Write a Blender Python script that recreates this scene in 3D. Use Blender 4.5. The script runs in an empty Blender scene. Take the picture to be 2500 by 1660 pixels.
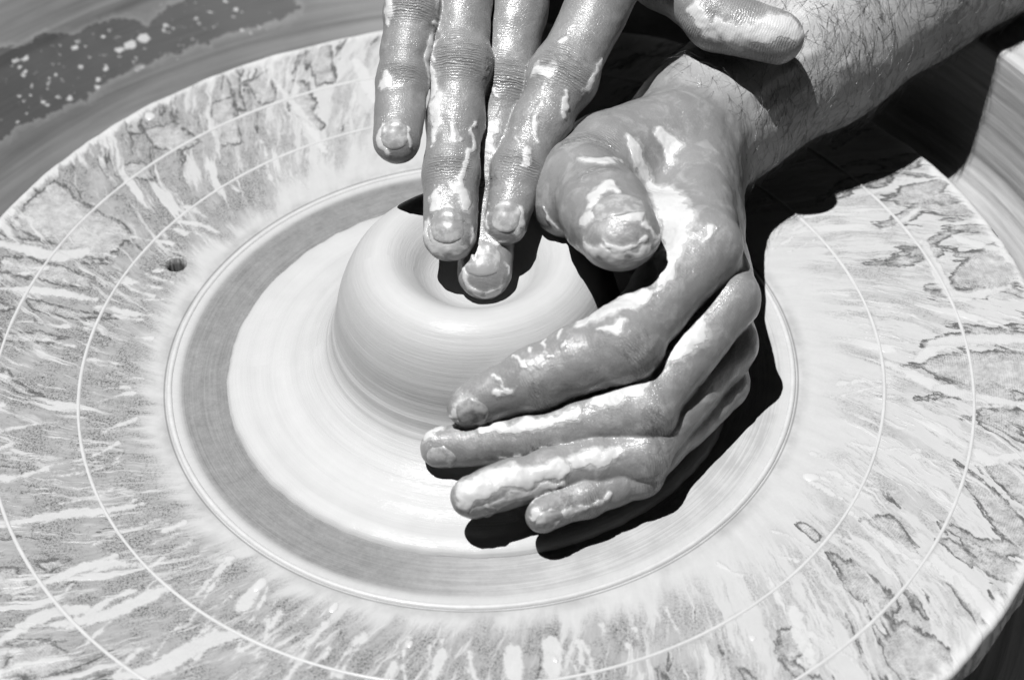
import bpy, math, time
import numpy as np
from mathutils import Vector
from mathutils.bvhtree import BVHTree
T0 = time.time()
sc = bpy.context.scene
COL = sc.collection
U = 0.01                      # everything below is written in centimetres, the scene is in metres

# ------------------------------------------------------------------ camera
EL, ROLL, FPX = 0.768832234, -0.0310110178, 5849.67971
FW = np.array([0, math.cos(EL), -math.sin(EL)])
_r = np.array([1.0, 0, 0]); _u = np.cross(_r, FW)
RT = math.cos(ROLL) * _r + math.sin(ROLL) * _u
UP = -math.sin(ROLL) * _r + math.cos(ROLL) * _u
CAM = np.array([1.03073151, -54.90639368, 54.23230768])
cam = bpy.data.cameras.new('camera'); cam_o = bpy.data.objects.new('camera', cam); COL.objects.link(cam_o)
from mathutils import Matrix
m = Matrix(((RT[0], UP[0], -FW[0], CAM[0]*U), (RT[1], UP[1], -FW[1], CAM[1]*U), (RT[2], UP[2], -FW[2], CAM[2]*U), (0, 0, 0, 1)))
cam_o.matrix_world = m
cam.sensor_width = 36; cam.lens = FPX / 2500 * 36; cam.clip_start = 0.02; cam.clip_end = 50
cam.dof.use_dof = True; cam.dof.focus_distance = 0.755; cam.dof.aperture_fstop = 13.0
sc.camera = cam_o

# ------------------------------------------------------------------ world and sun
SUN = np.array([-0.22, -0.06, 1.0]); SUN /= np.linalg.norm(SUN)
sun_el = math.asin(SUN[2]); sun_az = math.atan2(SUN[0], SUN[1])
w = bpy.data.worlds.new('World'); sc.world = w; w.use_nodes = True
nt = w.node_tree; nt.nodes.clear()
sky = nt.nodes.new('ShaderNodeTexSky'); sky.sky_type = 'NISHITA'; sky.sun_disc = False
sky.sun_elevation = sun_el; sky.sun_rotation = sun_az
bw = nt.nodes.new('ShaderNodeRGBToBW'); bg = nt.nodes.new('ShaderNodeBackground'); ow = nt.nodes.new('ShaderNodeOutputWorld')
nt.links.new(sky.outputs[0], bw.inputs[0]); nt.links.new(bw.outputs[0], bg.inputs[0]); nt.links.new(bg.outputs[0], ow.inputs[0])
bg.inputs[1].default_value = 0.002
sl = bpy.data.lights.new('sun', 'SUN'); sl.energy = 5.0; sl.angle = math.radians(0.5)
so = bpy.data.objects.new('sun', sl); COL.objects.link(so)
so.rotation_euler = Vector(SUN).to_track_quat('Z', 'Y').to_euler(); so.location = (0, 0, 1)
sc.view_settings.view_transform = 'Standard'; sc.view_settings.look = 'None'; sc.view_settings.gamma = 1
sc.view_settings.exposure = 0.84
sc.cycles.max_bounces = 6; sc.cycles.diffuse_bounces = 1; sc.cycles.glossy_bounces = 2

# ------------------------------------------------------------------ numbers
def P(px, py, z):
    """centimetre point at height z seen where the photograph (2361 px wide) shows px, py"""
    x = (px * 2500 / 2361 - 1250) / FPX; y = -(py * 2500 / 2361 - 830) / FPX
    D = FW + x * RT + y * UP
    return CAM + D * ((z - CAM[2]) / D[2])
def ray(px, py):
    x = (px * 2500 / 2361 - 1250) / FPX; y = -(py * 2500 / 2361 - 830) / FPX
    D = FW + x * RT + y * UP
    return D / np.linalg.norm(D)
def nrm(v):
    v = np.asarray(v, float); return v / (np.linalg.norm(v) + 1e-12)
rng = np.random.default_rng(5)
def _h(ix, iy, iz, s):
    n = (ix.astype(np.int64) * 73856093) ^ (iy.astype(np.int64) * 19349663) ^ (iz.astype(np.int64) * 83492791) ^ (s * 2654435)
    n = (n ^ (n >> 13)) * 1274126177 & 0x7fffffff
    n = (n ^ (n >> 15)) * 668265263 & 0x7fffffff
    return ((n ^ (n >> 16)) & 0xffff) / 65535.0
def vnoise(p, scale, seed=0):
    q = p * scale; i = np.floor(q).astype(np.int64); f = q - i; f = f * f * (3 - 2 * f)
    r = 0
    for a in (0, 1):
        for b in (0, 1):
            for c in (0, 1):
                wgt = (f[:, 0] if a else 1 - f[:, 0]) * (f[:, 1] if b else 1 - f[:, 1]) * (f[:, 2] if c else 1 - f[:, 2])
                r = r + wgt * _h(i[:, 0] + a, i[:, 1] + b, i[:, 2] + c, seed)
    return r
def fbm(p, scale, seed=0, o=3):
    return sum(vnoise(p, scale * 2 ** k, seed + k) * 0.5 ** k for k in range(o)) / sum(0.5 ** k for k in range(o))
def sstep(a, b, x):
    t = np.clip((x - a) / (b - a), 0, 1); return t * t * (3 - 2 * t)
def spline(pts, n=6):
    """Catmull-Rom through pts"""
    p = np.asarray(pts, float); p = np.vstack([2 * p[0] - p[1], p, 2 * p[-1] - p[-2]]); out = []
    for i in range(1, len(p) - 2):
        for k in range(n):
            t = k / n
            out.append(0.5 * (2 * p[i] + (p[i + 1] - p[i - 1]) * t + (2 * p[i - 1] - 5 * p[i] + 4 * p[i + 1] - p[i + 2]) * t * t + (3 * p[i] - p[i - 1] - 3 * p[i + 1] + p[i + 2]) * t ** 3))
    out.append(p[-2]); return np.array(out)

# ------------------------------------------------------------------ object helpers
def tag(o, label=None, cat=None, kind=None, group=None):
    if label: o['label'] = label
    if cat: o['category'] = cat
    if kind: o['kind'] = kind
    if group: o['group'] = group
    return o
def empty(name, loc=(0, 0, 0)):
    o = bpy.data.objects.new(name, None); COL.objects.link(o); o.location = [c * U for c in loc]; o.empty_display_size = 0.02
    return o
def mesh_obj(name, verts, faces, mat, parent=None, smooth=True, attrs=None):
    me = bpy.data.meshes.new(name)
    v = np.asarray(verts, np.float32) * U
    if isinstance(faces, np.ndarray):
        nf, k = faces.shape
        me.vertices.add(len(v)); me.vertices.foreach_set('co', v.ravel())
        me.loops.add(nf * k); me.loops.foreach_set('vertex_index', faces.astype(np.int32).ravel())
        me.polygons.add(nf); me.polygons.foreach_set('loop_start', np.arange(0, nf * k, k, dtype=np.int32))
        me.update(calc_edges=True)
    else:
        me.from_pydata([tuple(map(float, q)) for q in v], [], faces); me.update()
    if smooth: me.polygons.foreach_set('use_smooth', np.ones(len(me.polygons), bool))
    for k, a in (attrs or {}).items():
        at = me.attributes.new(k, 'FLOAT', 'POINT'); at.data.foreach_set('value', np.asarray(a, np.float32))
    if mat: me.materials.append(mat)
    o = bpy.data.objects.new(name, me); COL.objects.link(o)
    if parent is not None:
        o.parent = parent
        if parent.type == 'EMPTY': o.location = -parent.location
    return o
def lathe(name, prof, mat, parent=None, n=256, wob=None, attrs=None, a0=0, a1=2 * math.pi, cap=False):
    prof = np.asarray(prof, float); m_ = len(prof); full = abs(a1 - a0 - 2 * math.pi) < 1e-6
    th = a0 + (a1 - a0) * np.arange(n if full else n + 1) / n; nn = len(th)
    R = prof[:, 0][None, :].repeat(nn, 0); Z = prof[:, 1][None, :].repeat(nn, 0); TH = th[:, None].repeat(m_, 1)
    if wob: R, Z = wob(R, Z, TH)
    V = np.stack([R * np.cos(TH), R * np.sin(TH), Z], -1).reshape(-1, 3)
    i = np.arange(nn if full else nn - 1); j = np.arange(m_ - 1)
    I, J = np.meshgrid(i, j, indexing='ij'); I2 = (I + 1) % nn
    F = np.stack([I * m_ + J, I * m_ + J + 1, I2 * m_ + J + 1, I2 * m_ + J], -1).reshape(-1, 4)
    if prof[0, 1] <= prof[-1, 1] and prof[0, 0] > prof[-1, 0]: F = F[:, ::-1]
    A = attrs(V) if attrs else None
    return mesh_obj(name, V, F, mat, parent, attrs=A)

# ------------------------------------------------------------------ shader helpers
class NT:
    def __init__(s, name):
        s.m = bpy.data.materials.new(name); s.m.use_nodes = True; s.t = s.m.node_tree; s.t.nodes.clear()
        s.out = s.t.nodes.new('ShaderNodeOutputMaterial'); s.b = s.t.nodes.new('ShaderNodeBsdfPrincipled')
        s.t.links.new(s.b.outputs[0], s.out.inputs[0])
        tc = s.t.nodes.new('ShaderNodeTexCoord'); vm = s.t.nodes.new('ShaderNodeVectorMath'); vm.operation = 'SCALE'; vm.inputs['Scale'].default_value = 1 / U
        s.t.links.new(tc.outputs['Object'], vm.inputs[0]); s.co = vm.outputs[0]
    def link(s, a, i):
        if isinstance(a, bpy.types.NodeSocket): s.t.links.new(a, i)
        else: i.default_value = a
    def M(s, op, *a, clamp=False):
        n = s.t.nodes.new('ShaderNodeMath'); n.operation = op; n.use_clamp = clamp
        for k, x in enumerate(a): s.link(x, n.inputs[k])
        return n.outputs[0]
    def noise(s, scale, detail=3, rough=0.55, vec=None, dist=0.0, w_=None):
        n = s.t.nodes.new('ShaderNodeTexNoise'); n.inputs['Scale'].default_value = scale; n.inputs['Detail'].default_value = detail
        n.inputs['Roughness'].default_value = rough; n.inputs['Distortion'].default_value = dist
        s.link(vec if vec is not None else s.co, n.inputs['Vector']); return n.outputs['Fac']
    def vor(s, scale, vec=None, feature='F1', rnd=1.0):
        n = s.t.nodes.new('ShaderNodeTexVoronoi'); n.feature = feature; n.inputs['Scale'].default_value = scale; n.inputs['Randomness'].default_value = rnd
        s.link(vec if vec is not None else s.co, n.inputs['Vector']); return n.outputs['Distance']
    def vec(s, x, y, z=0.0):
        n = s.t.nodes.new('ShaderNodeCombineXYZ')
        for k, q in enumerate((x, y, z)): s.link(q, n.inputs[k])
        return n.outputs[0]
    def sep(s, v=None):
        n = s.t.nodes.new('ShaderNodeSeparateXYZ'); s.link(v if v is not None else s.co, n.inputs[0]); return n.outputs
    def ss(s, a, b, x, lo=0.0, hi=1.0):
        n = s.t.nodes.new('ShaderNodeMapRange'); n.interpolation_type = 'SMOOTHSTEP'
        for k, q in enumerate((x, a, b, lo, hi)): s.link(q, n.inputs[k])
        return n.outputs[0]
    def mix(s, f, a, b):
        n = s.t.nodes.new('ShaderNodeMix'); n.data_type = 'FLOAT'
        s.link(f, n.inputs[0]); s.link(a, n.inputs[2]); s.link(b, n.inputs[3]); return n.outputs[0]
    def attr(s, name):
        n = s.t.nodes.new('ShaderNodeAttribute'); n.attribute_name = name; return n.outputs['Fac']
    def grey(s, v, k=1.0):
        v = s.M('MULTIPLY', v, k)
        n = s.t.nodes.new('ShaderNodeCombineColor')
        for k in range(3): s.link(v, n.inputs[k])
        s.t.links.new(n.outputs[0], s.b.inputs['Base Color'])
    def bump(s, h, strength=0.5, dist=0.01, prev=None):
        n = s.t.nodes.new('ShaderNodeBump'); n.inputs['Strength'].default_value = strength; n.inputs['Distance'].default_value = dist * U
        s.link(h, n.inputs['Height'])
        if prev is not None: s.link(prev, n.inputs['Normal'])
        return n.outputs[0]
    def fin(s, nor=None, rough=None, spec=None, coat=None, coat_rough=None, sss=None):
        if nor is not None:
            s.link(nor, s.b.inputs['Normal']); s.link(nor, s.b.inputs['Coat Normal'])
        if rough is not None: s.link(rough, s.b.inputs['Roughness'])
        if spec is not None: s.link(spec, s.b.inputs['Specular IOR Level'])
        if coat is not None: s.link(coat, s.b.inputs['Coat Weight'])
        if coat_rough is not None: s.link(coat_rough, s.b.inputs['Coat Roughness'])
        if sss:
            s.b.inputs['Subsurface Weight'].default_value = sss; s.b.inputs['Subsurface Radius'].default_value = (0.25 * U,) * 3; s.b.inputs['Subsurface Scale'].default_value = 1.0
        return s.m

CLAY = 0.315; SKIN = 0.145; DIM = 0.70
def mat_clay():
    s = NT('wet_clay')
    x, y, z = s.sep(); r = s.M('SQRT', s.M('ADD', s.M('MULTIPLY', x, x), s.M('MULTIPLY', y, y)))
    th = s.M('ARCTAN2', y, x)
    v = s.vec(s.M('MULTIPLY', r, 3.0), s.M('MULTIPLY', z, 3.0), s.M('MULTIPLY', th, 0.25))
    v2 = s.vec(s.M('MULTIPLY', r, 9.0), s.M('MULTIPLY', z, 9.0), s.M('MULTIPLY', th, 1.2))
    a = s.noise(1.0, 4, 0.6, v); b = s.noise(1.6, 4, 0.7, v2)
    sp = s.ss(0.0, 0.10, s.vor(9.0)); sp2 = s.noise(22, 2)
    speck = s.M('MULTIPLY', s.M('SUBTRACT', 1.0, sp), s.ss(0.5, 0.62, s.noise(3.1)))
    side = s.noise(1.1, 3)
    c = s.M('MULTIPLY', CLAY, s.M('ADD', 0.80, s.M('ADD', s.M('MULTIPLY', a, 0.18), s.M('MULTIPLY', b, 0.10))))
    c = s.M('MULTIPLY', c, s.M('ADD', 0.93, s.M('MULTIPLY', side, 0.14)))
    c = s.M('MULTIPLY', c, s.M('SUBTRACT', 1.0, s.M('MULTIPLY', speck, 0.25)))
    s.grey(c)
    h = s.M('ADD', s.M('MULTIPLY', a, 0.5), s.M('ADD', s.M('MULTIPLY', b, 0.45), s.M('MULTIPLY', sp2, 0.12)))
    n1 = s.bump(h, 0.5, 0.05); n1 = s.bump(s.noise(30, 2), 0.25, 0.012, n1)
    return s.fin(n1, rough=0.55, spec=0.2, coat=0.07, coat_rough=0.12)
M_CLAY = mat_clay()

def mat_wheel():
    """attrs: bare = signed distance (cm, negative inside) to hand-placed bare patches"""
    s = NT('wheel_slip_film')
    x, y, z = s.sep(); r = s.M('SQRT', s.M('ADD', s.M('MULTIPLY', x, x), s.M('MULTIPLY', y, y)))
    th = s.M('ARCTAN2', y, x); bare = s.attr('bare'); streak = s.attr('streak')
    px, py = s.M('MULTIPLY', th, 13.0), r
    wn = s.noise(0.55, 3, 0.6); wn2 = s.noise(0.9, 3, 0.6, s.vec(y, x, 5.0))
    tw = s.M('ADD', th, s.M('ADD', s.M('MULTIPLY', s.M('SUBTRACT', r, 13.0), 0.035), s.M('MULTIPLY', s.M('SUBTRACT', wn, 0.5), 0.05)))
    rw = s.M('ADD', r, s.M('MULTIPLY', s.M('SUBTRACT', wn2, 0.5), 0.4))
    cs, sn = s.M('MULTIPLY', s.M('COSINE', tw), 14.0), s.M('MULTIPLY', s.M('SINE', tw), 14.0)
    def pol(kr, kt, off=0.0):
        return s.vec(s.M('MULTIPLY', cs, kt), s.M('MULTIPLY', sn, kt), s.M('ADD', s.M('MULTIPLY', rw if kr < 2 else r, kr), off))
    fine = s.noise(9, 5, 0.7); gran = s.noise(13, 6, 0.85); mid = s.noise(1.4, 4, 0.6)
    rad1 = s.noise(1.0, 5, 0.65, pol(0.22, 1.0), 0.12)
    rad2 = s.noise(1.0, 5, 0.65, pol(0.55, 2.9, 7), 0.12)
    rad3 = s.noise(1.0, 5, 0.7, pol(1.3, 6.0, 17), 0.12)
    conc = s.noise(1.0, 3, 0.7, pol(14.0, 0.16, 3)); turn = s.M('SINE', s.M('MULTIPLY', r, 2 * math.pi / 0.075))
    left = s.ss(5.0, -6.0, s.M('ADD', x, s.M('MULTIPLY', y, 0.55)))
    outer = s.ss(s.mix(left, 10.9, 10.3), s.mix(left, 13.0, 11.5), s.M('ADD', r, s.M('MULTIPLY', s.M('SUBTRACT', rad1, 0.5), 3.0)))
    mott = s.M('ADD', s.M('MULTIPLY', rad1, 0.40), s.M('ADD', s.M('MULTIPLY', rad2, 0.35), s.M('MULTIPLY', rad3, 0.25)))
    mm = s.ss(s.mix(left, 0.48, 0.40), s.mix(left, 0.54, 0.48), mott)
    base = s.M('ADD', 0.385, s.M('ADD', s.M('MULTIPLY', mid, 0.05), s.M('MULTIPLY', s.M('SUBTRACT', rad2, 0.5), 0.08)))
    worn = s.M('MULTIPLY', s.M('MULTIPLY', mm, outer), s.M('ADD', 0.75, s.M('MULTIPLY', left, 0.25)))
    dk = s.M('MULTIPLY', s.ss(0.45, 0.60, gran), s.ss(0.38, 0.58, s.noise(0.8, 5, 0.7)))
    wornc = s.M('SUBTRACT', s.M('ADD', s.mix(left, 0.31, 0.26), s.M('MULTIPLY', s.M('SUBTRACT', rad3, 0.5), 0.26)), s.M('MULTIPLY', dk, 0.21))
    c = s.mix(worn, base, wornc)
    # bare patches left between the runs of slip, with dark dirt drawn along their edges
    e1 = s.M('MULTIPLY', s.M('SUBTRACT', rad2, 0.5), 0.75); e2 = s.M('MULTIPLY', s.M('SUBTRACT', s.noise(6, 4, 0.7), 0.5), 0.22)
    v1 = s.noise(1.0, 3, 0.55, pol(0.32, 1.5, 31), 0.4); thr = s.mix(s.ss(12.0, 18.0, r), 0.72, s.mix(left, 0.575, 0.60))
    d = s.M('MULTIPLY', s.M('SUBTRACT', thr, v1), 2.6)
    d = s.M('MINIMUM', s.M('ADD', d, e2), s.M('ADD', bare, s.M('ADD', e1, e2)))
    d = s.M('ADD', d, s.ss(11.3, 10.5, r))
    inside = s.ss(0.04, -0.04, d)
    line = s.M('MULTIPLY', s.ss(-0.16, -0.02, d), s.ss(0.04, 0.0, d))
    line = s.M('MULTIPLY', line, s.ss(0.34, 0.52, s.M('ADD', s.M('MULTIPLY', gran, 0.5), s.M('MULTIPLY', s.noise(1.6, 3), 0.5))))
    pin = s.M('ADD', 0.33, s.M('MULTIPLY', s.M('SUBTRACT', s.noise(2.0, 5, 0.75), 0.5), 0.62))
    pin = s.M('ADD', pin, s.M('MULTIPLY', s.M('MULTIPLY', turn, s.ss(0.45, 0.6, mid)), 0.03))
    pin = s.M('SUBTRACT', pin, s.M('MULTIPLY', s.M('MULTIPLY', s.ss(0.48, 0.64, gran), s.ss(-0.75, -0.1, d)), 0.20))
    c = s.mix(inside, c, s.M('MAXIMUM', pin, 0.07)); c = s.mix(s.M('MULTIPLY', line, 0.9), c, 0.045)
    # light runs of slip
    run = s.ss(0.57, 0.655, s.noise(1.0, 4, 0.55, pol(0.24, 1.9, 60), 0.12))
    run2 = s.ss(0.58, 0.68, s.noise(1.0, 4, 0.55, pol(0.60, 4.4, 90), 0.12))
    run = s.M('MAXIMUM', run, s.M('MULTIPLY', run2, 0.7))
    run = s.M('MAXIMUM', s.M('MULTIPLY', run, s.ss(10.9, 12.8, r)), s.ss(0.07, -0.07, s.M('ADD', streak, s.M('MULTIPLY', s.M('SUBTRACT', s.noise(2.5, 4, 0.7), 0.45), 0.45))))
    rc = s.M('ADD', 0.41, s.M('MULTIPLY', mid, 0.08))
    edge_s = s.M('MULTIPLY', s.M('MULTIPLY', s.ss(0.0, 0.4, run), s.ss(0.9, 0.5, run)), s.ss(0.42, 0.6, gran))
    c = s.mix(s.M('MULTIPLY', run, 0.85), c, rc); c = s.mix(s.M('MULTIPLY', edge_s, 0.28), c, 0.14)
    # pale wiped outer rim
    rimw = s.M('MULTIPLY', s.ss(18.0, 18.35, s.M('ADD', r, s.M('MULTIPLY', s.M('SUBTRACT', rad2, 0.5), 1.5))), 0.8)
    c = s.mix(rimw, c, 0.52)
    c = s.mix(s.ss(-0.06, -0.25, z), c, s.mix(s.ss(17.5, 18.0, r), 0.10, c))  # inside of the pin hole painted darker, its shade put into the colour
    # turned grey inner band between slip pool and the bead
    ib = s.M('MULTIPLY', s.ss(9.86, 9.55, r), 1.0)
    sy = s.ss(-6.0, -9.5, s.M('SUBTRACT', y, s.M('MULTIPLY', x, 0.65)))
    gr = s.M('ADD', 0.185, s.M('ADD', s.M('MULTIPLY', s.M('SUBTRACT', conc, 0.5), 0.13), s.M('ADD', s.M('MULTIPLY', s.M('SUBTRACT', s.noise(1.6, 5, 0.75), 0.5), 0.16), s.M('MULTIPLY', s.M('SUBTRACT', s.noise(9, 4, 0.8), 0.5), 0.09))))
    lite = s.mix(s.ss(0.40, 0.62, s.M('ADD', s.M('MULTIPLY', conc, 0.6), s.M('MULTIPLY', s.noise(1.2, 4), 0.4))), 0.33, 0.44)
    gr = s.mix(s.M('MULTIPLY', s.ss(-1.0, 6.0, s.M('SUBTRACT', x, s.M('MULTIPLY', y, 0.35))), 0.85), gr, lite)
    gr = s.mix(s.M('MULTIPLY', s.ss(9.45, 9.86, r), 0.6), gr, 0.46)
    c = s.mix(ib, c, gr)
    # dark dirt lying along the bead and scribed rings
    def near(r0, wd): return s.ss(wd, 0.0, s.M('ABSOLUTE', s.M('SUBTRACT', r, r0)))
    dirt = s.M('MULTIPLY', near(10.24, 0.42), s.ss(0.35, 0.65, s.noise(0.5, 4, 0.7)))
    c = s.mix(s.M('MULTIPLY', dirt, 0.5), c, 0.20); c = s.mix(s.M('MULTIPLY', near(10.17, 0.05), 0.7), c, 0.12)
    dl = s.M('MAXIMUM', near(12.89, 0.16), near(15.70, 0.18))
    c = s.mix(s.M('MULTIPLY', s.M('MULTIPLY', dl, s.ss(0.45, 0.6, s.noise(1.0, 3))), 0.45), c, 0.18)
    c = s.M('MULTIPLY', c, s.M('ADD', 0.94, s.M('MULTIPLY', fine, 0.10)))
    s.grey(c, DIM)
    h = s.M('ADD', s.M('MULTIPLY', run, 0.8), s.M('MULTIPLY', gran, 0.25)); h = s.M('SUBTRACT', h, s.M('MULTIPLY', inside, 0.5))
    n1 = s.bump(h, 0.5, 0.035); n1 = s.bump(s.M('MULTIPLY', turn, s.M('ADD', ib, inside)), 0.15, 0.006, n1)
    return s.fin(n1, rough=0.5, spec=0.3, coat=0.1, coat_rough=0.2)
M_WHEEL = mat_wheel()

def mat_plain(name, col, rough=0.5, var=0.1, scale=3, bumpd=0.02, coat=0.0):
    s = NT(name); n = s.noise(scale, 5, 0.65); n2 = s.noise(scale * 6, 3)
    s.grey(s.M('MULTIPLY', col, s.M('ADD', 1 - var, s.M('ADD', s.M('MULTIPLY', n, 1.4 * var), s.M('MULTIPLY', n2, 0.6 * var)))), DIM)
    return s.fin(s.bump(s.M('ADD', n, s.M('MULTIPLY', n2, 0.4)), 0.5, bumpd), rough=rough, spec=0.3, coat=coat, coat_rough=0.15)
M_RING = mat_plain('slip_filled_ring', 0.45, 0.5, 0.26, 2.0, 0.02, 0.1)
M_SPLAT = mat_plain('thick_slip', 0.47, 0.3, 0.06, 3.0, 0.02, 0.25)
def mat_side():
    s = NT('wheel_side'); x, y, z = s.sep(); th = s.M('ARCTAN2', y, x)
    a = s.noise(1.0, 4, 0.6, s.vec(s.M('MULTIPLY', th, 26.0), s.M('MULTIPLY', z, 0.9), 0.0), 0.8); b = s.noise(4, 4)
    lite = s.ss(0.50, 0.56, a); dk = s.M('MULTIPLY', s.ss(0.43, 0.47, a), s.ss(0.51, 0.48, a))
    c = s.mix(lite, 0.13, 0.34); c = s.mix(dk, c, 0.04); c = s.M('MULTIPLY', c, s.M('ADD', 0.85, s.M('MULTIPLY', b, 0.3)))
    s.grey(c, DIM); return s.fin(s.bump(a, 0.5, 0.06), rough=0.4, spec=0.3)
M_SIDE = mat_side()

def mat_pan():
    s = NT('splash_pan_plastic')
    x, y, z = s.sep(); r = s.M('SQRT', s.M('ADD', s.M('MULTIPLY', x, x), s.M('MULTIPLY', y, y))); th = s.M('ARCTAN2', y, x)
    wet = s.attr('wet'); dot = s.attr('dots')
    v = s.vec(s.M('MULTIPLY', th, 2.5), s.M('MULTIPLY', r, 2.2), s.M('MULTIPLY', z, 2.2))
    st = s.noise(1.0, 5, 0.7, v, 0.4); st2 = s.noise(1.0, 5, 0.7, s.vec(s.M('MULTIPLY', th, 2.5), s.M('MULTIPLY', r, 3.0), s.M('MULTIPLY', z, 3.0)), 0.3); fine = s.noise(6, 4, 0.7); mid = s.noise(0.35, 3)
    film = s.M('ADD', 0.11, s.M('ADD', s.M('MULTIPLY', s.M('SUBTRACT', st, 0.5), 0.16), s.M('MULTIPLY', s.M('SUBTRACT', mid, 0.5), 0.06)))
    film = s.mix(s.ss(6.0, 16.0, x), film, s.M('ADD', 0.30, s.M('MULTIPLY', s.M('SUBTRACT', st2, 0.5), 0.60)))
    film = s.mix(s.ss(2.93, 3.0, z), film, s.M('ADD', 0.42, s.M('MULTIPLY', s.M('SUBTRACT', st, 0.5), 0.3)))  # paler film on the right flange; the lip's highlight is painted into it
    w1 = s.M('ADD', wet, s.M('MULTIPLY', s.M('SUBTRACT', s.noise(1.3, 6, 0.7, None, 0.5), 0.5), 1.5))
    ins = s.ss(0.04, -0.04, w1); rim = s.M('MULTIPLY', s.ss(-0.02, 0.02, w1), s.ss(0.5, 0.05, w1))
    c = s.mix(s.M('MULTIPLY', rim, 0.28), film, 0.24); c = s.mix(ins, c, s.M('ADD', 0.035, s.M('MULTIPLY', mid, 0.04)))
    spk = s.M('MULTIPLY', s.ss(0.63, 0.70, s.noise(2.6, 5, 0.75)), ins)
    c = s.mix(spk, c, 0.22)
    c = s.mix(s.ss(0.05, -0.03, s.M('ADD', dot, s.M('MULTIPLY', s.M('SUBTRACT', s.noise(4.0, 4, 0.7), 0.45), 0.45))), c, 0.40)
    c = s.M('MULTIPLY', c, s.M('ADD', 0.95, s.M('MULTIPLY', fine, 0.1)))
    s.grey(c, DIM)
    return s.fin(s.bump(s.M('SUBTRACT', st, s.M('MULTIPLY', ins, 0.6)), 0.4, 0.06), rough=0.45, spec=0.3)
M_PAN = mat_pan()

def mat_skin(name, base, coat, hairy=False):
    s = NT(name); clay = s.attr('clay'); dark = s.attr('crease')
    v1 = s.vor(11.0, feature='DISTANCE_TO_EDGE'); pores = s.ss(0.0, 0.05, v1)
    n = s.noise(2.2, 4, 0.6); f = s.noise(14, 3, 0.6); ff = s.noise(34, 2)
    film = s.ss(0.48, 0.66, s.noise(1.3, 6, 0.7, None, 0.6))
    cl = s.M('ADD', clay, s.M('MULTIPLY', s.M('SUBTRACT', s.noise(4.0, 5, 0.7), 0.5), 1.0))
    cm = s.ss(0.44, 0.66, cl); halo = s.M('MULTIPLY', s.ss(0.10, 0.5, cl), 0.55)
    sk = s.M('MULTIPLY', base, s.M('ADD', 0.80, s.M('ADD', s.M('MULTIPLY', n, 0.26), s.M('MULTIPLY', f, 0.14))))
    sk = s.M('MULTIPLY', sk, s.M('SUBTRACT', 1.0, s.M('MULTIPLY', dark, 0.45)))
    if not hairy: sk = s.mix(s.M('MULTIPLY', film, 0.40), sk, 0.235)
    cc = s.M('MULTIPLY', 0.37, s.M('ADD', 0.90, s.M('MULTIPLY', s.noise(3.5, 4), 0.2)))
    if hairy:
        fr = s.attr('forearm'); sk = s.mix(fr, sk, s.M('MULTIPLY', base, s.M('ADD', 1.62, s.M('ADD', s.M('MULTIPLY', n, 0.16), s.M('MULTIPLY', f, 0.14))))); sk = s.mix(fr, s.mix(s.M('MULTIPLY', film, 0.62), sk, 0.25), sk)
        sk = s.mix(s.M('MULTIPLY', fr, s.ss(0.08, 0.0, s.vor(0.55))), sk, 0.07)
    s.grey(s.mix(s.M('MAXIMUM', cm, halo), sk, cc))
    h = s.M('ADD', s.M('MULTIPLY', pores, 0.14), s.M('ADD', s.M('MULTIPLY', f, 0.6), s.M('MULTIPLY', ff, 0.25)))
    ft = s.attr('ft'); fw = s.attr('fw')
    wv = s.M('SINE', s.M('ADD', s.M('MULTIPLY', ft, 2 * math.pi / 0.085), s.M('MULTIPLY', s.noise(3.0, 3, 0.6), 14.0)))
    h = s.M('ADD', h, s.M('MULTIPLY', s.M('MULTIPLY', wv, fw), 0.8))
    h = s.M('MULTIPLY', h, s.mix(cm, 1.0, 0.45)); h = s.M('ADD', h, s.M('MULTIPLY', cm, 1.1))
    nr = s.bump(h, 0.55, 0.035)
    coat = s.M('MULTIPLY', coat, s.ss(0.38, 0.62, s.noise(1.6, 3), 0.25, 1.6))
    if hairy:
        return s.fin(nr, rough=s.mix(fr, 0.4, 0.5), spec=s.mix(fr, 0.4, 0.28), coat=s.mix(fr, coat, 0.03), coat_rough=0.12, sss=0.1)
    return s.fin(nr, rough=0.4, spec=0.4, coat=coat, coat_rough=0.14, sss=0.1)
M_HAND = mat_skin('wet_hand_skin', SKIN, 0.30)
M_ARM = mat_skin('arm_skin', SKIN * 1.05, 0.36, True)
def mat_nail():
    s = NT('fingernail'); n = s.noise(3, 3)
    s.grey(s.mix(s.ss(0.45, 0.62, s.noise(2.2, 5, 0.7)), 0.18, 0.28)); return s.fin(s.bump(s.noise(6, 4), 0.35, 0.012), rough=0.35, spec=0.4, coat=0.2, coat_rough=0.15, sss=0.1)
M_NAIL = mat_nail()
def mat_hair():
    s = NT('arm_hair'); s.grey(0.045); return s.fin(rough=0.32, spec=0.7)
M_HAIR = mat_hair()

# ------------------------------------------------------------------ ground and splash pan
def quad(name, r, z, mat):
    return mesh_obj(name, [(-r, -r, z), (r, -r, z), (r, r, z), (-r, r, z)], [(0, 1, 2, 3)], mat, smooth=False)
M_GROUND = mat_plain('dark_floor', 0.06, 0.8, 0.3, 0.3)
tag(quad('ground', 400, -40, M_GROUND), kind='structure')

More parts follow.
